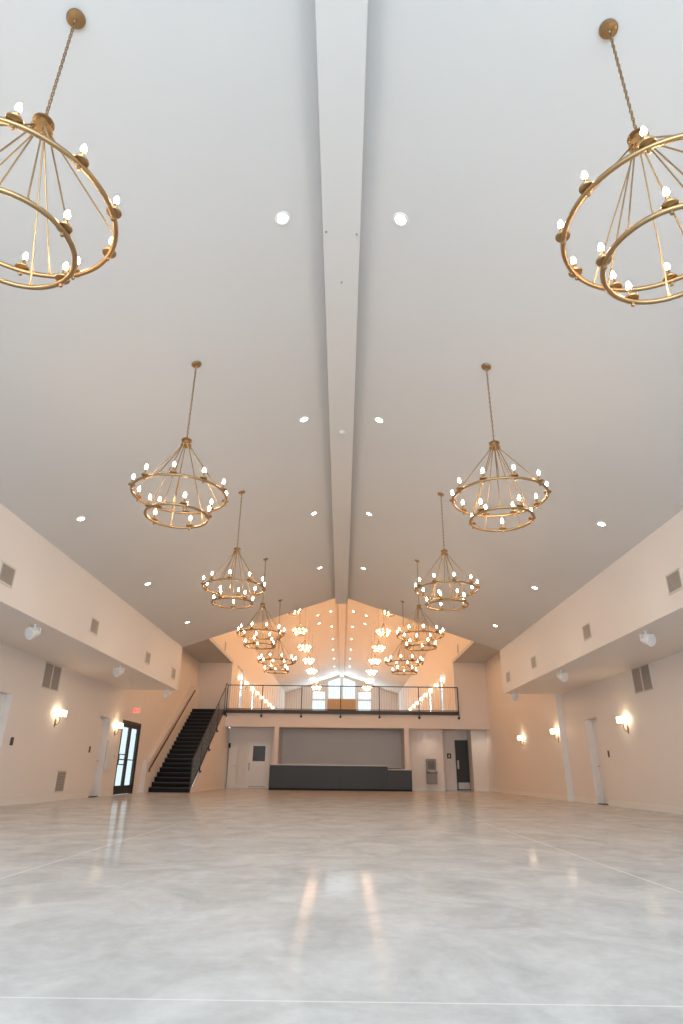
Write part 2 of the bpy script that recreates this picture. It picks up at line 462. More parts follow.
# ---- doors in the side walls (recessed slab doors)
def slab_door(name, xa, y0, y1, ztop, sgn):
    """sgn -1: left wall; leaf recessed 0.19 m behind the wall face"""
    xf = xa + sgn * .19
    x2 = xf + sgn * .045
    mb = MB().box(min(xf, x2), max(xf, x2), y0 + .045, y1 - .045, .02, ztop - .045)
    o = struct(name, mb, DOORW, bevel=.004)
    fr = MB()
    xo1, xo2 = sorted((xf - sgn * .012, xf + sgn * .07))
    fr.box(xo1, xo2, y0 + .001, y0 + .045, 0, ztop - .001).box(xo1, xo2, y1 - .045, y1 - .001, 0, ztop - .001).box(xo1, xo2, y0 + .045, y1 - .045, ztop - .045, ztop - .001)
    link('door_frame', fr.mesh('door_frame', TRIM), o)
    hx = xf - sgn * .03
    link('door_handle', MB().tube([(xf, y1 - .12, 1.0), (hx - sgn*.03, y1 - .12, 1.0), (hx - sgn*.03, y1 - .25, 1.0)], .011, 8).mesh('door_handle', CHROME, True), o)
    link('threshold', MB().box(min(xa + sgn*.02, xf), max(xa + sgn*.02, xf), y0 + .02, y1 - .02, 0.0, .018).mesh('threshold', BRONZE), o)
    return o
slab_door('door_1', -XW, 13.17, 14.05, 2.28, -1)
slab_door('door_2', -XW, 19.44, 20.32, 2.26, -1)
slab_door('door_3', XRN, 18.38, 19.24, 2.29, 1)

# ---- glazed double door on the left (dark bronze frame)
def glazed_door():
    x0, x1 = -XW - .10, -XW - .02
    y0, y1, zt = 21.50, 23.50, 2.31
    fr = MB().box(x0, x1 + .03, y0, y0 + .07, 0, zt).box(x0, x1 + .03, y1 - .07, y1, 0, zt).box(x0, x1 + .03, y0 + .07, y1 - .07, zt - .10, zt)
    o = struct('door_4', fr, BRONZE)
    ym = (y0 + y1) / 2
    for a, b, hs in ((y0 + .07, ym, 1), (ym, y1 - .07, -1)):
        st = .085
        lf = MB()
        a2, b2 = a + .004, b - .004
        lf.box(x0 + .01, x1, a2, a2 + st, .01, zt - .105).box(x0 + .01, x1, b2 - st, b2, .01, zt - .105)
        lf.box(x0 + .01, x1, a2 + st, b2 - st, .01, .27).box(x0 + .01, x1, a2 + st, b2 - st, zt - .21, zt - .105)
        lf.box(x0 + .01, x1, a2 + st, b2 - st, 1.06, 1.09)
        leaf = link('door_leaf', lf.mesh('door_leaf', BRONZE), o)
        link('pane', MB().box(x0 + .035, x0 + .045, a2 + st, b2 - st, .27, zt - .21).mesh('pane', GLASS), leaf)
        if hs < 0: continue
        yh = b2 - .045
        link('door_handle', MB().tube([(x0 + .02, yh, 1.24), (x0 - .08, yh, 1.24), (x0 - .08, yh - hs*.30, 1.24), (x0 - .08, yh - hs*.30, .92), (x0 - .08, yh, .92), (x0 + .02, yh, .92)], .018, 8).mesh('door_handle', BRONZE, True), leaf)
glazed_door()

# ---- white door with a vision panel in the back recess
def recess_door():
    y = 32.5
    fr = MB().box(-4.66, -4.58, y - .04, y, 0, 2.12).box(-3.59, -3.51, y - .04, y, 0, 2.12).box(-4.58, -3.59, y - .04, y, 2.05, 2.12)
    o = struct('door_5', fr, TRIM)
    lf = MB()
    wall_y(lf, y - .03, y - .001, -4.575, -3.595, .03, 2.045, [(-4.36, -3.74, 1.22, 1.93)])
    leaf = link('door_leaf', lf.mesh('door_leaf', DOORW), o)
    vf = MB()
    wall_y(vf, y - .042, y - .03, -4.41, -3.69, 1.17, 1.98, [(-4.36, -3.74, 1.22, 1.93)])
    link('window_frame', vf.mesh('window_frame', TRIM), leaf)
    link('pane', MB().box(-4.36, -3.74, y - .02, y - .012, 1.22, 1.93).mesh('pane', mat('dark_vision_glass', (.06, .055, .05), .08)), leaf)
    link('door_handle', MB().box(-4.55, -4.48, y - .045, y - .03, .80, 1.15).tube([(-4.515, y - .045, 1.08), (-4.515, y - .09, 1.05), (-4.515, y - .09, .88), (-4.515, y - .045, .85)], .012, 8).mesh('door_handle', CHROME), leaf)
    link('kick_plate', MB().box(-4.5, -3.68, y - .036, y - .03, .06, .10).mesh('kick_plate', CHROME), leaf)
recess_door()
# open white door leaf at the side of the recess
def open_door():
    o = struct('door_6', MB().box(-5.52, -5.10, 32.30, 32.345, .02, 2.10), DOORW, bevel=.004)
    link('door_closer', MB().box(-5.56, -5.46, 32.24, 32.30, 1.82, 2.04).mesh('door_closer', BRONZE, bevel=.006), o)
    link('door_handle', MB().tube([(-5.16, 32.30, 1.0), (-5.16, 32.25, 1.0), (-5.26, 32.25, 1.0)], .012, 8).mesh('door_handle', CHROME, True), o)
open_door()
# dark door in the right niche
def dark_door():
    y = 33.0
    o = struct('door_7', MB().box(5.80, 5.84, y - .05, y, 0, 2.33).box(6.44, 6.45, y - .05, y, 0, 2.33).box(5.84, 6.44, y - .05, y, 2.29, 2.33), DOORB)
    leaf = link('door_leaf', MB().box(5.84, 6.44, y - .035, y - .001, .02, 2.29).mesh('door_leaf', DOORB), o)
    link('kick_plate', MB().box(5.87, 6.43, y - .042, y - .035, .06, .36).mesh('kick_plate', CHROME), leaf)
    link('pull_plate', MB().box(5.87, 5.95, y - .045, y - .035, .98, 1.38).tube([(5.91, y - .045, 1.3), (5.91, y - .09, 1.28), (5.91, y - .09, 1.08), (5.91, y - .045, 1.06)], .011, 8).mesh('pull_plate', CHROME), leaf)
dark_door()

# ------------------------------------------------------------------ chandeliers
UR, LR, ZU_DROP, ZL_DROP, HUB = 0.570, 0.375, 1.975, 2.262, 1.235
_ch = {}
def chandelier_meshes():
    if _ch: return _ch
    _ch['hub'] = MB().lathe([(0, .055), (.030, .055), (.036, .046), (.066, .042), (.068, .030), (.045, .026), (.045, -.020), (.068, -.024), (.070, -.038), (.050, -.045), (.018, -.052), (0, -.055)], seg=24).mesh('hub', BRASS, True)
    _ch['hub'].materials  # brass
    _ch['upper'] = MB().torus((0, 0, 0), UR, .0165, 72, 10).mesh('upper_ring', BRASS, True)
    _ch['lower'] = MB().torus((0, 0, 0), LR, .0165, 60, 10).mesh('lower_ring', BRASS, True)
    _ch['cup'] = MB().lathe([(0, -.040), (.010, -.038), (.012, -.028), (.010, -.018), (.010, .014), (.044, .020), (.047, .027), (.044, .034), (.014, .038), (.014, .044), (0, .044)], seg=16).mesh('candle_cup', BRASS, True)
    _ch['sleeve'] = MB().lathe([(0, .040), (.0125, .040), (.0125, .098), (.010, .102), (0, .102)], seg=12).mesh('candle_sleeve', BRASS, True)
    _ch['bulb'] = MB().lathe([(0, .100), (.010, .102), (.0155, .115), (.0175, .127), (.0145, .146), (.007, .163), (0, .170)], seg=10).mesh('bulb', BULBM, True)
    _ch['bulb_loft'] = _ch['bulb'].copy(); _ch['bulb_loft'].materials[0] = BULBL
    # rods in the hub's frame
    zu, zl = -(ZU_DROP - HUB), -(ZL_DROP - HUB)
    def rod(Rr, z, nm):
        a = Vector((.040, 0, -.03)); b = Vector((Rr - .004, 0, z + .012))
        return MB().tube([a, b], .0058, 6).lathe([(0, .016), (.011, .012), (.011, -.012), (0, -.016)], (Rr - .004, 0, z + .014), 8).mesh(nm, BRASS, True)
    _ch['rod_u'] = rod(UR, zu, 'upper_rod')
    _ch['rod_l'] = rod(LR, zl, 'lower_rod')
    return _ch
def chain_mesh(length, n):
    mb = MB()
    pitch = length / n
    for k in range(n):
        zc = -pitch * (k + .5)
        h, wd = pitch * .68, .0105
        pts = []
        for j in range(10):
            a = 2 * PI * j / 10
            u, v = wd * math.cos(a), h * math.sin(a)
            pts.append((u, 0, zc + v) if k % 2 == 0 else (0, u, zc + v))
        mb.tube(pts, .0036, 5, closed=True)
    mb.tube([(0.004, 0.004, 0), (.004, .004, -length)], .0022, 5)
    return mb.mesh('chain', BRASS, True)
_chain = {}
def chandelier(x, y, z, rot, rot2, extra, label, group, scale=1.0, bulb='bulb'):
    m = chandelier_meshes()
    root = empty('chandelier', (x, y, z), label, 'chandelier', group)
    root.scale = (scale,) * 3
    tilt = math.atan(S) * (1 if x > 0 else -1)
    key = ('can', x > 0)
    if key not in _chain:
        mt = Matrix.Rotation(tilt, 4, 'Y')
        _chain[key] = MB().lathe([(0, .0), (.066, 0), (.068, -.008), (.062, -.020), (.030, -.026), (0, -.026)], seg=28, mtx=mt).lathe([(0, -.02), (.012, -.022), (.012, -.05), (.007, -.056), (0, -.056)], seg=10).mesh('canopy', BRASS, True)
    link('canopy', _chain[key], root)
    L_ = HUB + extra - .055 - .05
    key = ('chain', extra)
    if key not in _chain: _chain[key] = chain_mesh(L_, int(L_ / .036))
    link('chain', _chain[key], root, (0, 0, -.05))
    hz = -(HUB + extra)
    link('hub', m['hub'], root, (0, 0, hz))
    link('upper_ring', m['upper'], root, (0, 0, -ZU_DROP - extra), (0, 0, rot))
    link('lower_ring', m['lower'], root, (0, 0, -ZL_DROP - extra), (0, 0, rot2))
    for k in range(5):
        link('upper_rod', m['rod_u'], root, (0, 0, hz), (0, 0, rot + R(72 * k + 18)))
        link('lower_rod', m['rod_l'], root, (0, 0, hz), (0, 0, rot2 + R(72 * k + 36)))
    for Rr, zd, n, ph in ((UR, ZU_DROP, 10, rot), (LR, ZL_DROP, 5, rot2)):
        for k in range(n):
            a = ph + R(360 / n * k)
            c = link('candle_cup', m['cup'], root, (Rr * math.cos(a), Rr * math.sin(a), -zd - extra))
            link('candle_sleeve', m['sleeve'], c)
            link('bulb', m[bulb], c)
    return root
ordw = ['first', 'second', 'third', 'fourth', 'fifth', 'sixth', 'seventh', 'eighth']
XC = 1.98
rots = {(-1, 0): (6, 60), (1, 0): (22, 28), (1, 1): (22, 2), (-1, 1): (24, 8)}
for sgn, side in ((-1, 'left'), (1, 'right')):
    for i in range(5):
        y = 2.70 + 4.122 * i + ({-1: -.012, 1: .028}[sgn] if i == 0 else 0)
        xc = XC if i else {-1: 1.966, 1: 1.992}[sgn]
        lab = ('big brass two-tier candle chandelier cropped by the %s edge of the photo' % side if i == 0 else
               'brass two-tier candle chandelier, %s from the camera in the %s row under the grey ceiling' % (ordw[i], side))
        ra, rb = rots.get((sgn, i), (random.uniform(0, 36), random.uniform(0, 72)))
        chandelier(sgn * xc, y, zc_main(xc) - .001, R(ra), R(rb), -.035 if (sgn, i) == (-1, 0) else 0.0, lab, 'brass chandeliers under the main hall ceiling')
    for i in range(8):
        y = 24.4 + 4.122 * i
        where = 'above the stair zone' if y < 30.5 else 'in the loft'
        chandelier(sgn * XC, y, zc_loft(XC) - .001, R(random.uniform(0, 36)), R(random.uniform(0, 72)), 2.40,
                   'smaller glowing chandelier %s, %s beyond the gable edge in the %s row' % (where, ordw[i], side), 'brass chandeliers beyond the gable edge', 0.55, 'bulb_loft')

# ------------------------------------------------------------------ recessed downlights
def can_proto():
    t = empty('downlight', (0, 0, 0), 'x', 'ceiling light')
    link('trim_ring', MB().lathe([(.060, .0), (.060, -.004), (.082, -.006), (.088, 0), (.088, .006), (.060, .006)], seg=24).mesh('trim_ring', TRIM, True), t)
    link('lens', MB().lathe([(0, -.0035), (.040, -.0035), (.059, -.002), (.059, .004), (0, .004)], seg=20).mesh('lens', CANM, True), t)
    return t
canp = can_proto(); used = [False]
def downlight_lamp(parent, power):
    d = bpy.data.lights.new('downlight_lamp', 'SPOT')
    d.energy = power; d.color = (1.0, 0.84, 0.68); d.spot_size = R(125); d.spot_blend = 0.9; d.shadow_soft_size = 0.05
    o = bpy.data.objects.new('downlight_lamp', d); COL.objects.link(o)
    o.parent = parent; o.location = (0, 0, -.02)
def can(x, y, z, label, group, power=SPOT, flat=False):
    tilt = math.atan(S) * (1 if x > 0 else -1)
    if flat: tilt = 0
    c = place(canp, used[0], (x, y, z - .004), label, group, (0, tilt, 0)); used[0] = True
    downlight_lamp(c, power)
for sgn, side in ((-1, 'left'), (1, 'right')):
    for i in range(4):
        y = 4.835 + 4.11 * i
        can(sgn * .645, y, zc_main(.645), 'round recessed downlight just %s of the ridge beam, %s of four from the camera' % (side, ordw[i]), 'downlights along the ridge beam')
    for i in range(3):
        y = 10.15 + 4.12 * i
        can(sgn * 4.71, y, zc_main(4.71), 'round recessed downlight near the %s bulkhead, %s of three from the camera' % (side, ordw[i]), 'downlights along the bulkheads')
    for i in range(6):
        y = 36.0 + 4.12 * i
        can(sgn * .69, y, zc_loft(.69), 'small downlight in the glowing loft ceiling %s of its beam, %s of six' % (side, ordw[i]), 'downlights along the loft ridge')
    for i in range(2):
        can(sgn * 1.45, 35.9 + 2.2 * i, zc_loft(1.45), 'small loft downlight farther out on the %s slope, %s one' % (side, ['nearer', 'farther'][i]), 'outer loft downlights')

for i, (x, y) in enumerate(((-4.2, 31.5), (-1.6, 31.6), (1.6, 31.6), (4.3, 31.42), (6.8, 31.42))):
    can(x, y, 2.80, 'recessed downlight in the low ceiling over the bar recess, %s from the left' % ordw[i], 'downlights over the bar recess', SPOT_RECESS, True)

# ------------------------------------------------------------------ things on the ridge beam
sd = empty('smoke_detector', (0.01, 9.25, 6.25), 'small round white smoke detector under the ridge beam', 'smoke detector')
link('base', MB().lathe([(0, 0), (.062, 0), (.062, -.012), (0, -.012)], seg=20).mesh('base', PLATEW, True), sd)
link('cover', MB().lathe([(.055, -.012), (.052, -.03), (.030, -.042), (0, -.044)], seg=20).mesh('cover', mat('greenish_white_plastic', (.62, .66, .64), .4), True), sd)
hook_me = MB().lathe([(0, 0), (.014, 0), (.014, -.006), (.004, -.010), (.004, -.022), (0, -.024)], seg=10).mesh('ceiling_hook', CHROME, True)
for (x, y), lab in (((0.0, 5.70), 'tiny metal hook under the middle of the ridge beam'), ((-.17, 4.95), 'tiny metal hook near the left edge of the ridge beam'), ((.17, 4.98), 'tiny metal hook near the right edge of the ridge beam')):
    tag(link('ceiling_hook', hook_me, None, (x, y, 6.25)), lab, 'hook', 'hooks under the ridge beam')

# ------------------------------------------------------------------ air grilles
def grille(name, sgn, xw, y0, y1, z0, z1, label, group=None, panels=1, slats=9, into=1):
    """on a wall facing the hall; sgn -1 left wall, +1 right wall"""
    t = empty(name, (xw, (y0 + y1) / 2, z0), label, 'air vent', group)
    hw, h = (y1 - y0) / 2, z1 - z0
    n = -sgn
    def bx(mb, a, b, c, d, e, f):
        mb.box(min(n*a, n*b), max(n*a, n*b), c, d, e, f)
    fr = MB(); b_ = .03
    for (c, d, e, f) in ((-hw, -hw + b_, 0, h), (hw - b_, hw, 0, h), (-hw + b_, hw - b_, 0, b_), (-hw + b_, hw - b_, h - b_, h)):
        bx(fr, 0, .015, c, d, e, f)
    if panels == 2: bx(fr, 0, .016, -.03, .03, b_, h - b_)
    link('frame', fr.mesh('frame', GRILLF), t)
    bk = MB(); bx(bk, .0, .003, -hw + b_, hw - b_, b_, h - b_)
    link('backing', bk.mesh('backing', DARKV), t)
    spans = [(-hw + b_, hw - b_)] if panels == 1 else [(-hw + b_, -.03), (.03, hw - b_)]
    for (c, d) in spans:
        sl = MB(); ns = slats
        for k in range(ns):
            zc = b_ + (h - 2 * b_) * (k + .5) / ns
            dz = (h - 2 * b_) / ns * .36
            bx(sl, .003, .012, c, d, zc - dz, zc + dz)
        link('louvre_slats', sl.mesh('louvre_slats', GRILLE), t)
    return t
vy = [9.55, 13.38, 17.42, 20.3]
for sgn, side in ((-1, 'left'), (1, 'right')):
    for i, y in enumerate(vy):
        grille('air_vent', sgn, sgn * XB, y - .23, y + .23, 3.50, 3.84, 'grey louvred air vent on the %s bulkhead, %s of four from the camera' % (side, ordw[i]), 'air vents on the bulkheads')
    grille('air_vent', sgn, sgn * XO, 29.2, 29.55, 6.05, 6.5, 'small dark air vent high on the %s face of the loft opening' % side, 'air vents beside the loft opening')
grille('return_air_grille', -1, -XW, 15.28, 16.22, 2.58, 3.21, 'large twin grey return air grille high on the left wall', 'large return air grilles', 2, 16)
grille('return_air_grille', 1, XRN, 14.74, 15.70, 2.62, 3.24, 'large twin grey return air grille high on the right wall', 'large return air grilles', 2, 16)
grille('floor_level_grille', -1, -XW, 17.08, 17.64, .20, .72, 'pale framed return grille low on the left wall above the baseboard', None, 1, 12)
grille('loft_wall_grille', -1, -XO, 33.4, 35.2, 5.85, 6.05, 'long dark slot grille on the left loft wall above its sconces', None, 1, 3)

# ------------------------------------------------------------------ speakers under the bulkheads
def speaker_proto(sgn):
    t = empty('ceiling_speaker', (0, 0, 0), 'x', 'speaker')
    # drum-like cabinet on a yoke, facing back down the hall and outward
    mt = Matrix.Translation((sgn * .03, 0, -.20)) @ Matrix.Rotation(R(-25) * -sgn, 4, 'Z') @ Matrix.Rotation(R(108), 4, 'X')
    link('cabinet', MB().lathe([(0, -.15), (.075, -.15), (.095, -.13), (.135, .02), (.150, .09), (.148, .105), (.135, .108), (0, .108)], seg=28, mtx=mt).mesh('cabinet', SPK, True), t)
    link('grille', MB().lathe([(0, .116), (.09, .114), (.132, .1085), (.132, .1065), (0, .1065)], seg=28, mtx=mt).mesh('grille', SPKG, True), t)
    yk = MB()
    yk.box(-.05, .05, -.05, .05, -.012, 0)
    yk.box(-.02, .02, -.03, .03, -.09, -.012)
    yk.tube([(sgn*.03 - .165, .0, -.20), (sgn*.03 - .165, 0, -.085), (sgn*.03 - .13, 0, -.075), (sgn*.03 + .13, 0, -.075), (sgn*.03 + .165, 0, -.085), (sgn*.03 + .165, 0, -.20)], .011, 8)
    link('yoke_bracket', yk.mesh('yoke_bracket', SPK), t)
    return t
for sgn, side in ((-1, 'left'), (1, 'right')):
    sp = speaker_proto(sgn)
    for i, y in enumerate((11.15, 15.88, 20.6)):
        sp.scale = (.78, .78, .78)
        place(sp, i > 0, (sgn * 5.68, y + .1, ZB), 'white speaker hanging under the %s bulkhead, %s of three from the camera' % (side, ordw[i]), 'speakers under the bulkheads')

# ------------------------------------------------------------------ wall sconces
def sconce_proto():
    """local +x points into the room"""
    t = empty('wall_sconce', (0, 0, 0), 'x', 'wall lamp')
    link('back_plate', MB().lathe([(0, 0), (.045, 0), (.045, .010), (.034, .016), (0, .016)], (0, 0, 0), 18, Matrix.Translation((0, 0, -.22)) @ Matrix.Diagonal((1, .9, 2.6, 1)) @ Matrix.Rotation(R(90), 4, 'Y')).mesh('back_plate', BRASS, True), t)
    link('arm', MB().tube([(.012, 0, -.27), (.06, 0, -.27), (.10, 0, -.22), (.115, 0, -.10)], .012, 8).tube([(.125, -.10, -.10), (.125, .10, -.10)], .009, 8).mesh('arm', BRASS, True), t)
    for k in (-1, 1):
        link('candle_holder', MB().lathe([(0, -.10), (.024, -.098), (.026, -.088), (.012, -.084), (.012, -.055), (0, -.055)], (.125, k * .10, 0), 12).mesh('candle_holder', BRASS, True), t)
    sh = MB()
    x0, x1, y0, y1 = .03, .185, -.19, .19
    sh.box(x0, x1, y0, y1, -.065, .085)
    link('lamp_shade', sh.mesh('lamp_shade', SHADEM, bevel=.012), t)
    return t
sp = sconce_proto(); su = [False]
def sconce(x, y, z, rz, label, group):
    place(sp, su[0], (x, y, z), label, group, (0, 0, rz)); su[0] = True
ZSC = 2.07
sconce(-XW, 16.42, ZSC, 0, 'glowing brass wall sconce on the left wall below the twin return grille', 'wall sconces in the main hall')
sconce(-XW, 20.86, ZSC, 0, 'glowing brass wall sconce beside the left glazed double door', 'wall sconces in the main hall')
sconce(XRN, 16.45, ZSC, PI, 'glowing brass wall sconce right of the recessed door on the right wall', 'wall sconces in the main hall')
sconce(XRF, 21.3, ZSC, PI, 'glowing brass wall sconce just beyond the jog in the right wall', 'wall sconces in the main hall')
sconce(XRF, 25.4, ZSC, PI, 'glowing brass wall sconce farthest along the right wall, under no bulkhead', 'wall sconces in the main hall')
for sgn, side in ((-1, 'left'), (1, 'right')):
    for i in range(8):
        sconce(sgn * XO, 34.0 + 2.4 * i, 5.45, 0 if sgn < 0 else PI, 'small glowing sconce on the %s loft wall, %s of eight beyond the railing' % (side, ordw[i]), 'wall sconces in the loft')

# ------------------------------------------------------------------ staircase
YS0, YS1, NR = 24.85, 30.40, 20
RISE, RUN = ZF / NR, (YS1 - YS0) / (NR - 1)
XS0, XS1 = -7.12, -5.62
st = empty('staircase', ((XS0 + XS1) / 2, YS0, 0), 'straight black staircase rising along the left wall to the loft', 'staircase')
hw = (XS1 - XS0) / 2
tread_me = MB().box(-hw, hw, -.028, RUN, -.040, 0).mesh('tread', BLACK, bevel=.004)
nose_me = MB().box(-hw, hw, -.034, -.026, -.036, -.002).mesh('nosing', NOSE)
riser_me = MB().box(-hw, hw, .0, .018, -RISE, -.04).mesh('riser', BLACK)
for k in range(1, NR):
    y = RUN * (k - 1)
    tr = link('tread', tread_me, st, (0, y, RISE * k))
    link('nosing', nose_me, tr)
    link('riser', riser_me, st, (0, y, RISE * k))
link('riser', riser_me, st, (0, RUN * (NR - 1), RISE * NR))
link('landing', MB().box(-hw, hw, RUN * (NR - 1) - .028, YLL - YS0 - .03, ZF - .2, ZF).mesh('landing', BLACK), st)
link('carriage', MB().prism([(.02, 0), (.3, 0), (YS1 - YS0 + .05, ZF - RISE - .25), (YS1 - YS0 + .05, ZF - .21), (YS1 - YS0 - .02, ZF - RISE - .06), (.02, .10)], 'x', -hw + .05, hw - .05).mesh('carriage', BLACK), st)
def nos(y): return RISE + (y - YS0) * RISE / RUN
# furred half wall behind the handrail, side wall under the stair
struct('wall_stair_half', MB().prism([(24.25, 0), (24.25, 1.12), (24.45, nos(24.45) + 1.06), (30.4, nos(30.4) + 1.06), (YLL, nos(30.4) + 1.06), (YLL, 0)], 'x', -XW, XS0 - .004), WALL)
struct('wall_stair_side', MB().prism([(YS0 + .12, 0), (YS1 + .0, nos(YS1) - .22), (YS1, ZF - .21), (YL + .3, ZF - .21), (YL + .3, ZLIN), (32.5, ZLIN), (32.5, 0)], 'x', XS1 + .004, XS1 + .035), WALL)
# handrail on the left
def zh(y): return nos(y) + .86
hr = empty('handrail', (XS0 + .06, 24.45, 0), 'dark wooden handrail on the wall left of the black stairs', 'handrail')
link('rail', MB().tube([(0, -.02, zh(24.45) - .10), (0, 0, zh(24.45)), (0, 30.35 - 24.45, zh(30.35)), (0, 30.42 - 24.45, zh(30.35))], .028, 10).mesh('rail', WOODR, True), hr)
for y in (24.8, 26.4, 28.0, 29.6):
    link('bracket', MB().tube([(-.056, y - 24.45, zh(y) - .09), (0, y - 24.45, zh(y) - .08), (0, y - 24.45, zh(y) - .02)], .010, 6).mesh('bracket', BRONZE, True), hr)

# stair railing on the right
XSR = XS1 + .04
sr = empty('stair_railing', (XSR, YS0, 0), 'charcoal metal railing with close balusters on the open side of the stairs', 'railing')
ya, yb = 24.78 - YS0, YS1 - YS0
def zn(y): return RISE + y * RISE / RUN
HR = 1.00
zt = ZF + 1.20
link('top_rail', MB().tube([(0, ya, zn(ya) + HR - .12), (0, ya + .01, zn(ya) + HR), (0, yb, zn(yb) + HR + .03), (0, yb + .12, zt), (0, 30.87 - YS0, zt)], .024, 8).mesh('top_rail', STEEL, True), sr)
link('bottom_rail', MB().tube([(0, ya, zn(ya) + .02), (0, yb, zn(yb) + .02), (0, yb + .1, ZF + .05), (0, 30.87 - YS0, ZF + .05)], .02, 8).mesh('bottom_rail', STEEL, True), sr)
for k in range(5):
    y = ya + (yb - ya) * k / 4
    lo = 0.0 if k == 0 else zn(y) - .30
    p_ = link('post', MB().box(-.02, .02, y - .02, y + .02, lo, zn(y) + HR).mesh('post', STEEL), sr)
    if k: link('mounting_bracket', MB().lathe([(0, 0), (.035, 0), (.035, .05), (0, .05)], seg=12, mtx=Matrix.Translation((.02, y, zn(y) - .24)) @ Matrix.Rotation(R(90), 4, 'Y')).mesh('mounting_bracket', STEEL, True), p_)
nb = 46
for k in range(nb):
    y = ya + (yb - ya) * (k + .5) / nb
    link('baluster', MB().box(-.005, .005, y - .005, y + .005, zn(y) + .02, zn(y) + HR).mesh('baluster', PICKET), sr)

# loft railing
lr = empty('loft_railing', (0, YL - .06, ZF), 'long charcoal metal railing along the front edge of the loft', 'railing')
px = [-5.58, -3.86, -1.93, -.02, 1.87, 3.80, 5.72]
link('top_rail', MB().box(px[0] - .02, px[-1] + .02, -.025, .025, 1.17, 1.21).mesh('top_rail', STEEL), lr)
link('bottom_rail', MB().box(px[0], px[-1], -.015, .015, .07, .10).mesh('bottom_rail', STEEL), lr)
link('base_channel', MB().box(px[0] - .03, px[-1] + .03, -.02, .059, -.12, .05).mesh('base_channel', mat('dark_slab_edge', (.06, .055, .052), .5)), lr)
for x in px:
    p_ = link('post', MB().box(x - .022, x + .022, -.062, -.022, -.26, 1.17).mesh('post', STEEL), lr)
    link('mounting_bracket', MB().lathe([(0, -.02), (.05, -.02), (.058, .0), (.058, .06), (.05, .09), (0, .09)], seg=14, mtx=Matrix.Translation((x, -.03, -.25)) @ Matrix.Rotation(R(-90), 4, 'X')).mesh('mounting_bracket', STEEL, True), p_)
bal = MB().box(-.0045, .0045, -.0045, .0045, .10, 1.17).mesh('baluster', PICKET)
for a, b in zip(px, px[1:]):
    for k in range(1, 16):
        link('baluster', bal, lr, (a + (b - a) * k / 16, 0, 0))

# ------------------------------------------------------------------ bar
bar = empty('bar_counter', (0, 30.0, 0), 'long charcoal panelled bar counter with a lower section at its right end', 'bar counter')
fp = MB().box(-3.22, 2.16, .02, .50, 0.08, 1.03)
link('front_panel', fp.mesh('front_panel', BARM, bevel=.004), bar)
pj = MB()
for k in range(1, 5):
    x = -3.22 + 5.38 * k / 5
    pj.box(x - .004, x + .004, .014, .022, .1, 1.03)
link('panel_joint', pj.mesh('panel_joint', STEEL), bar)
link('toe_kick', MB().box(-3.22, 3.26, .06, .50, 0, .08).mesh('toe_kick', BLACK), bar)
link('counter_top', MB().box(-3.27, 2.17, -.02, .56, 1.03, 1.07).mesh('counter_top', BARTOP, bevel=.004), bar)
link('low_panel', MB().box(2.165, 3.26, .02, .50, .08, .875).mesh('low_panel', BARM, bevel=.004), bar)
link('low_counter_top', MB().box(2.172, 3.30, -.02, .56, .875, .915).mesh('low_counter_top', BARTOP, bevel=.004), bar)
bb = empty('back_bar', (0, 33.2, 0), 'dark back bar cabinet seen behind the low end of the counter', 'cabinet')
link('cabinet_body', MB().box(-2.9, 3.0, -.28, .28, 0, .93).mesh('cabinet_body', BARM), bb)
link('work_top', MB().box(-2.92, 3.02, -.31, .29, .93, .97).mesh('work_top', BLACK, bevel=.004), bb)
for k in range(8):
    x = -2.88 + .735 * k
    d = link('door', MB().box(x, x + .715, -.30, -.281, .1, .9).mesh('door', BARM, bevel=.003), bb)
    link('handle', MB().box(x + .62, x + .64, -.325, -.30, .6, .78).mesh('handle', CHROME), d)

# drinking fountain with bottle filler
df = empty('drinking_fountain', (4.40, 31.985, .29), 'stainless steel drinking fountain with bottle filler on the back recess wall', 'drinking fountain')
link('filler_panel', MB().box(-.24, .24, -.09, 0, .62, 1.12).mesh('filler_panel', STAIN, bevel=.01), df)
link('filler_alcove', MB().box(-.15, .15, -.096, -.088, .68, 1.02).mesh('filler_alcove', mat('alcove_grey', (.16, .14, .13), .4), bevel=.003), df)
link('spout', MB().tube([(0, -.09, .98), (0, -.14, .97), (0, -.14, .93)], .012, 8).mesh('spout', CHROME, True), df)
link('basin', MB().prism([(-.0, .50), (-.42, .50), (-.46, .56), (-.46, .60), (-.0, .60)], 'x', -.24, .24).mesh('basin', CHROME, bevel=.012), df)
link('lower_panel', MB().box(-.235, .235, -.30, 0, 0, .50).mesh('lower_panel', STAIN, bevel=.02), df)
link('push_bar', MB().box(-.12, .12, -.475, -.46, .52, .57).mesh('push_bar', CHROME, bevel=.004), df)

# restroom sign
rs = empty('restroom_sign', (5.48, 33.0, 1.46), 'small black restroom sign left of the dark door', 'sign')
link('plate', MB().box(-.10, .10, -.012, 0, 0, .24).mesh('plate', mat('black_sign_plate', (.02, .018, .017), .4), bevel=.004), rs)
pg = MB()
pg.lathe([(0, -.001), (.016, -.001), (.016, .003), (0, .003)], seg=12, mtx=Matrix.Translation((0, -.013, .19)) @ Matrix.Rotation(R(90), 4, 'X'))
pg.prism([(-.026, .165), (.026, .165), (.038, .09), (.020, .09), (.020, .04), (-.020, .04), (-.020, .09), (-.038, .09)], 'y', -.016, -.012)
link('pictogram', pg.mesh('pictogram', mat('white_pictogram', (.8, .78, .75), .5)), rs)

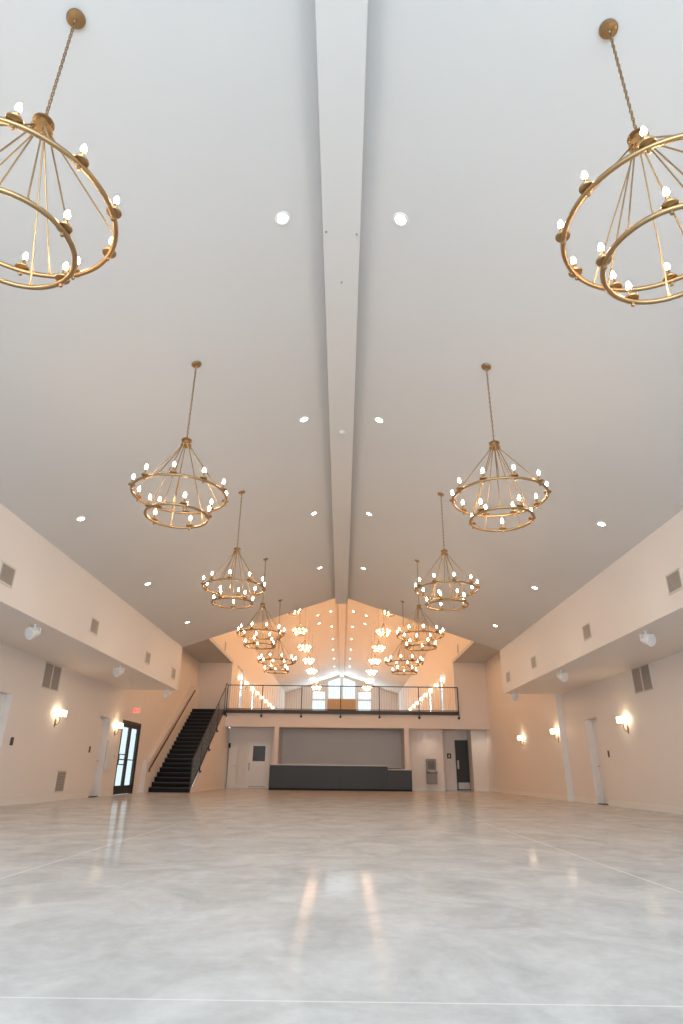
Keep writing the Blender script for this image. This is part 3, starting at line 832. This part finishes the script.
# exit sign
ex = empty('exit_sign', (-XW, 22.35, 2.58), 'lit red exit sign on the left wall above the glazed double door', 'sign')
link('bracket', MB().box(0, .05, -.02, .02, .19, .22).mesh('bracket', PLATEW), ex)
ex.scale = (.72, .9, .9)
link('sign_face', MB().box(.03, .37, -.022, .022, 0, .20).mesh('sign_face', SIGNW, bevel=.004), ex)
lt = MB()
def bar_(x0, x1, z0, z1, sk=0.0):
    lt.prism([(x0, z0), (x1, z0), (x1 + sk, z1), (x0 + sk, z1)], 'y', -.028, -.0215)
lx, h0, h1, tt = .055, .04, .16, .018
bar_(lx, lx + tt, h0, h1); [bar_(lx, lx + .055, z, z + tt) for z in (h0, (h0 + h1 - tt) / 2, h1 - tt)]
lx = .125
bar_(lx, lx + tt, h0, h1, .042); bar_(lx + .042, lx + .042 + tt, h0, h1, -.042)
lx = .21
bar_(lx, lx + tt, h0, h1)
lx = .25
bar_(lx, lx + .075, h1 - tt, h1); bar_(lx + .0285, lx + .0285 + tt, h0, h1)
link('exit_letters', lt.mesh('exit_letters', REDM), ex)

# plates, panel, strobes on the walls
def plate(name, loc, wy, hz, m, label, cat, axis='x', n=1, grp=None, knob=True):
    t = empty(name, loc, label, cat, grp)
    if axis == 'x':
        link('cover_plate', MB().box(min(0, n*.008), max(0, n*.008), -wy/2, wy/2, -hz/2, hz/2).mesh('cover_plate', m, bevel=.002), t)
        if knob: link('toggle', MB().box(min(n*.008, n*.018), max(n*.008, n*.018), -.008, .008, -.015, .015).mesh('toggle', m), t)
    else:
        link('cover_plate', MB().box(-wy/2, wy/2, -.008, 0, -hz/2, hz/2).mesh('cover_plate', m, bevel=.002), t)
        if knob: link('socket', MB().box(-.016, .016, -.012, -.008, -.03, .03).mesh('socket', m), t)
    return t
plate('light_switch', (-XW, 14.44, 1.31), .14, .17, PLATE, 'dark switch plate beside the first recessed door on the left wall', 'light switch')
plate('light_switch', (-XW, 19.0, 1.29), .11, .17, PLATE, 'dark switch plate beside the second recessed door on the left wall', 'light switch')
plate('light_switch', (XRN, 17.9, 1.30), .11, .17, PLATE, 'dark switch plate beside the recessed door on the right wall', 'light switch', n=-1)
plate('wall_outlet', (-XW, 16.41, .50), .08, .12, PLATEW, 'white outlet cover low on the left wall near the low grille', 'outlet')
plate('wall_outlet', (0.0, 33.5, 2.12), .16, .12, PLATEW, 'white outlet cover on the wall above the bar', 'outlet', 'y')
plate('light_switch', (XRF, 30.3, 1.25), .09, .14, PLATEW, 'white switch plate by the far end of the right wall', 'light switch', n=-1)
plate('alarm_strobe', (XRF, 24.3, 2.72), .14, .11, PLATEW, 'small pale alarm plate high between the two far right sconces', 'alarm', n=-1)
ep = empty('electrical_panel', (-XW + .008, 20.73, .71), 'white wall panel box between the recessed door and glazed door on left', 'electrical panel')
link('cabinet', MB().box(0, .035, -.36, .36, 0, .90).mesh('cabinet', PLATEW, bevel=.006), ep)
link('door', MB().box(.035, .045, -.31, .31, .05, .85).mesh('door', mat('white_panel_door', (.80, .79, .78), .35), bevel=.004), ep)
link('latch', MB().box(.045, .054, .24, .28, .40, .48).mesh('latch', CHROME), ep)
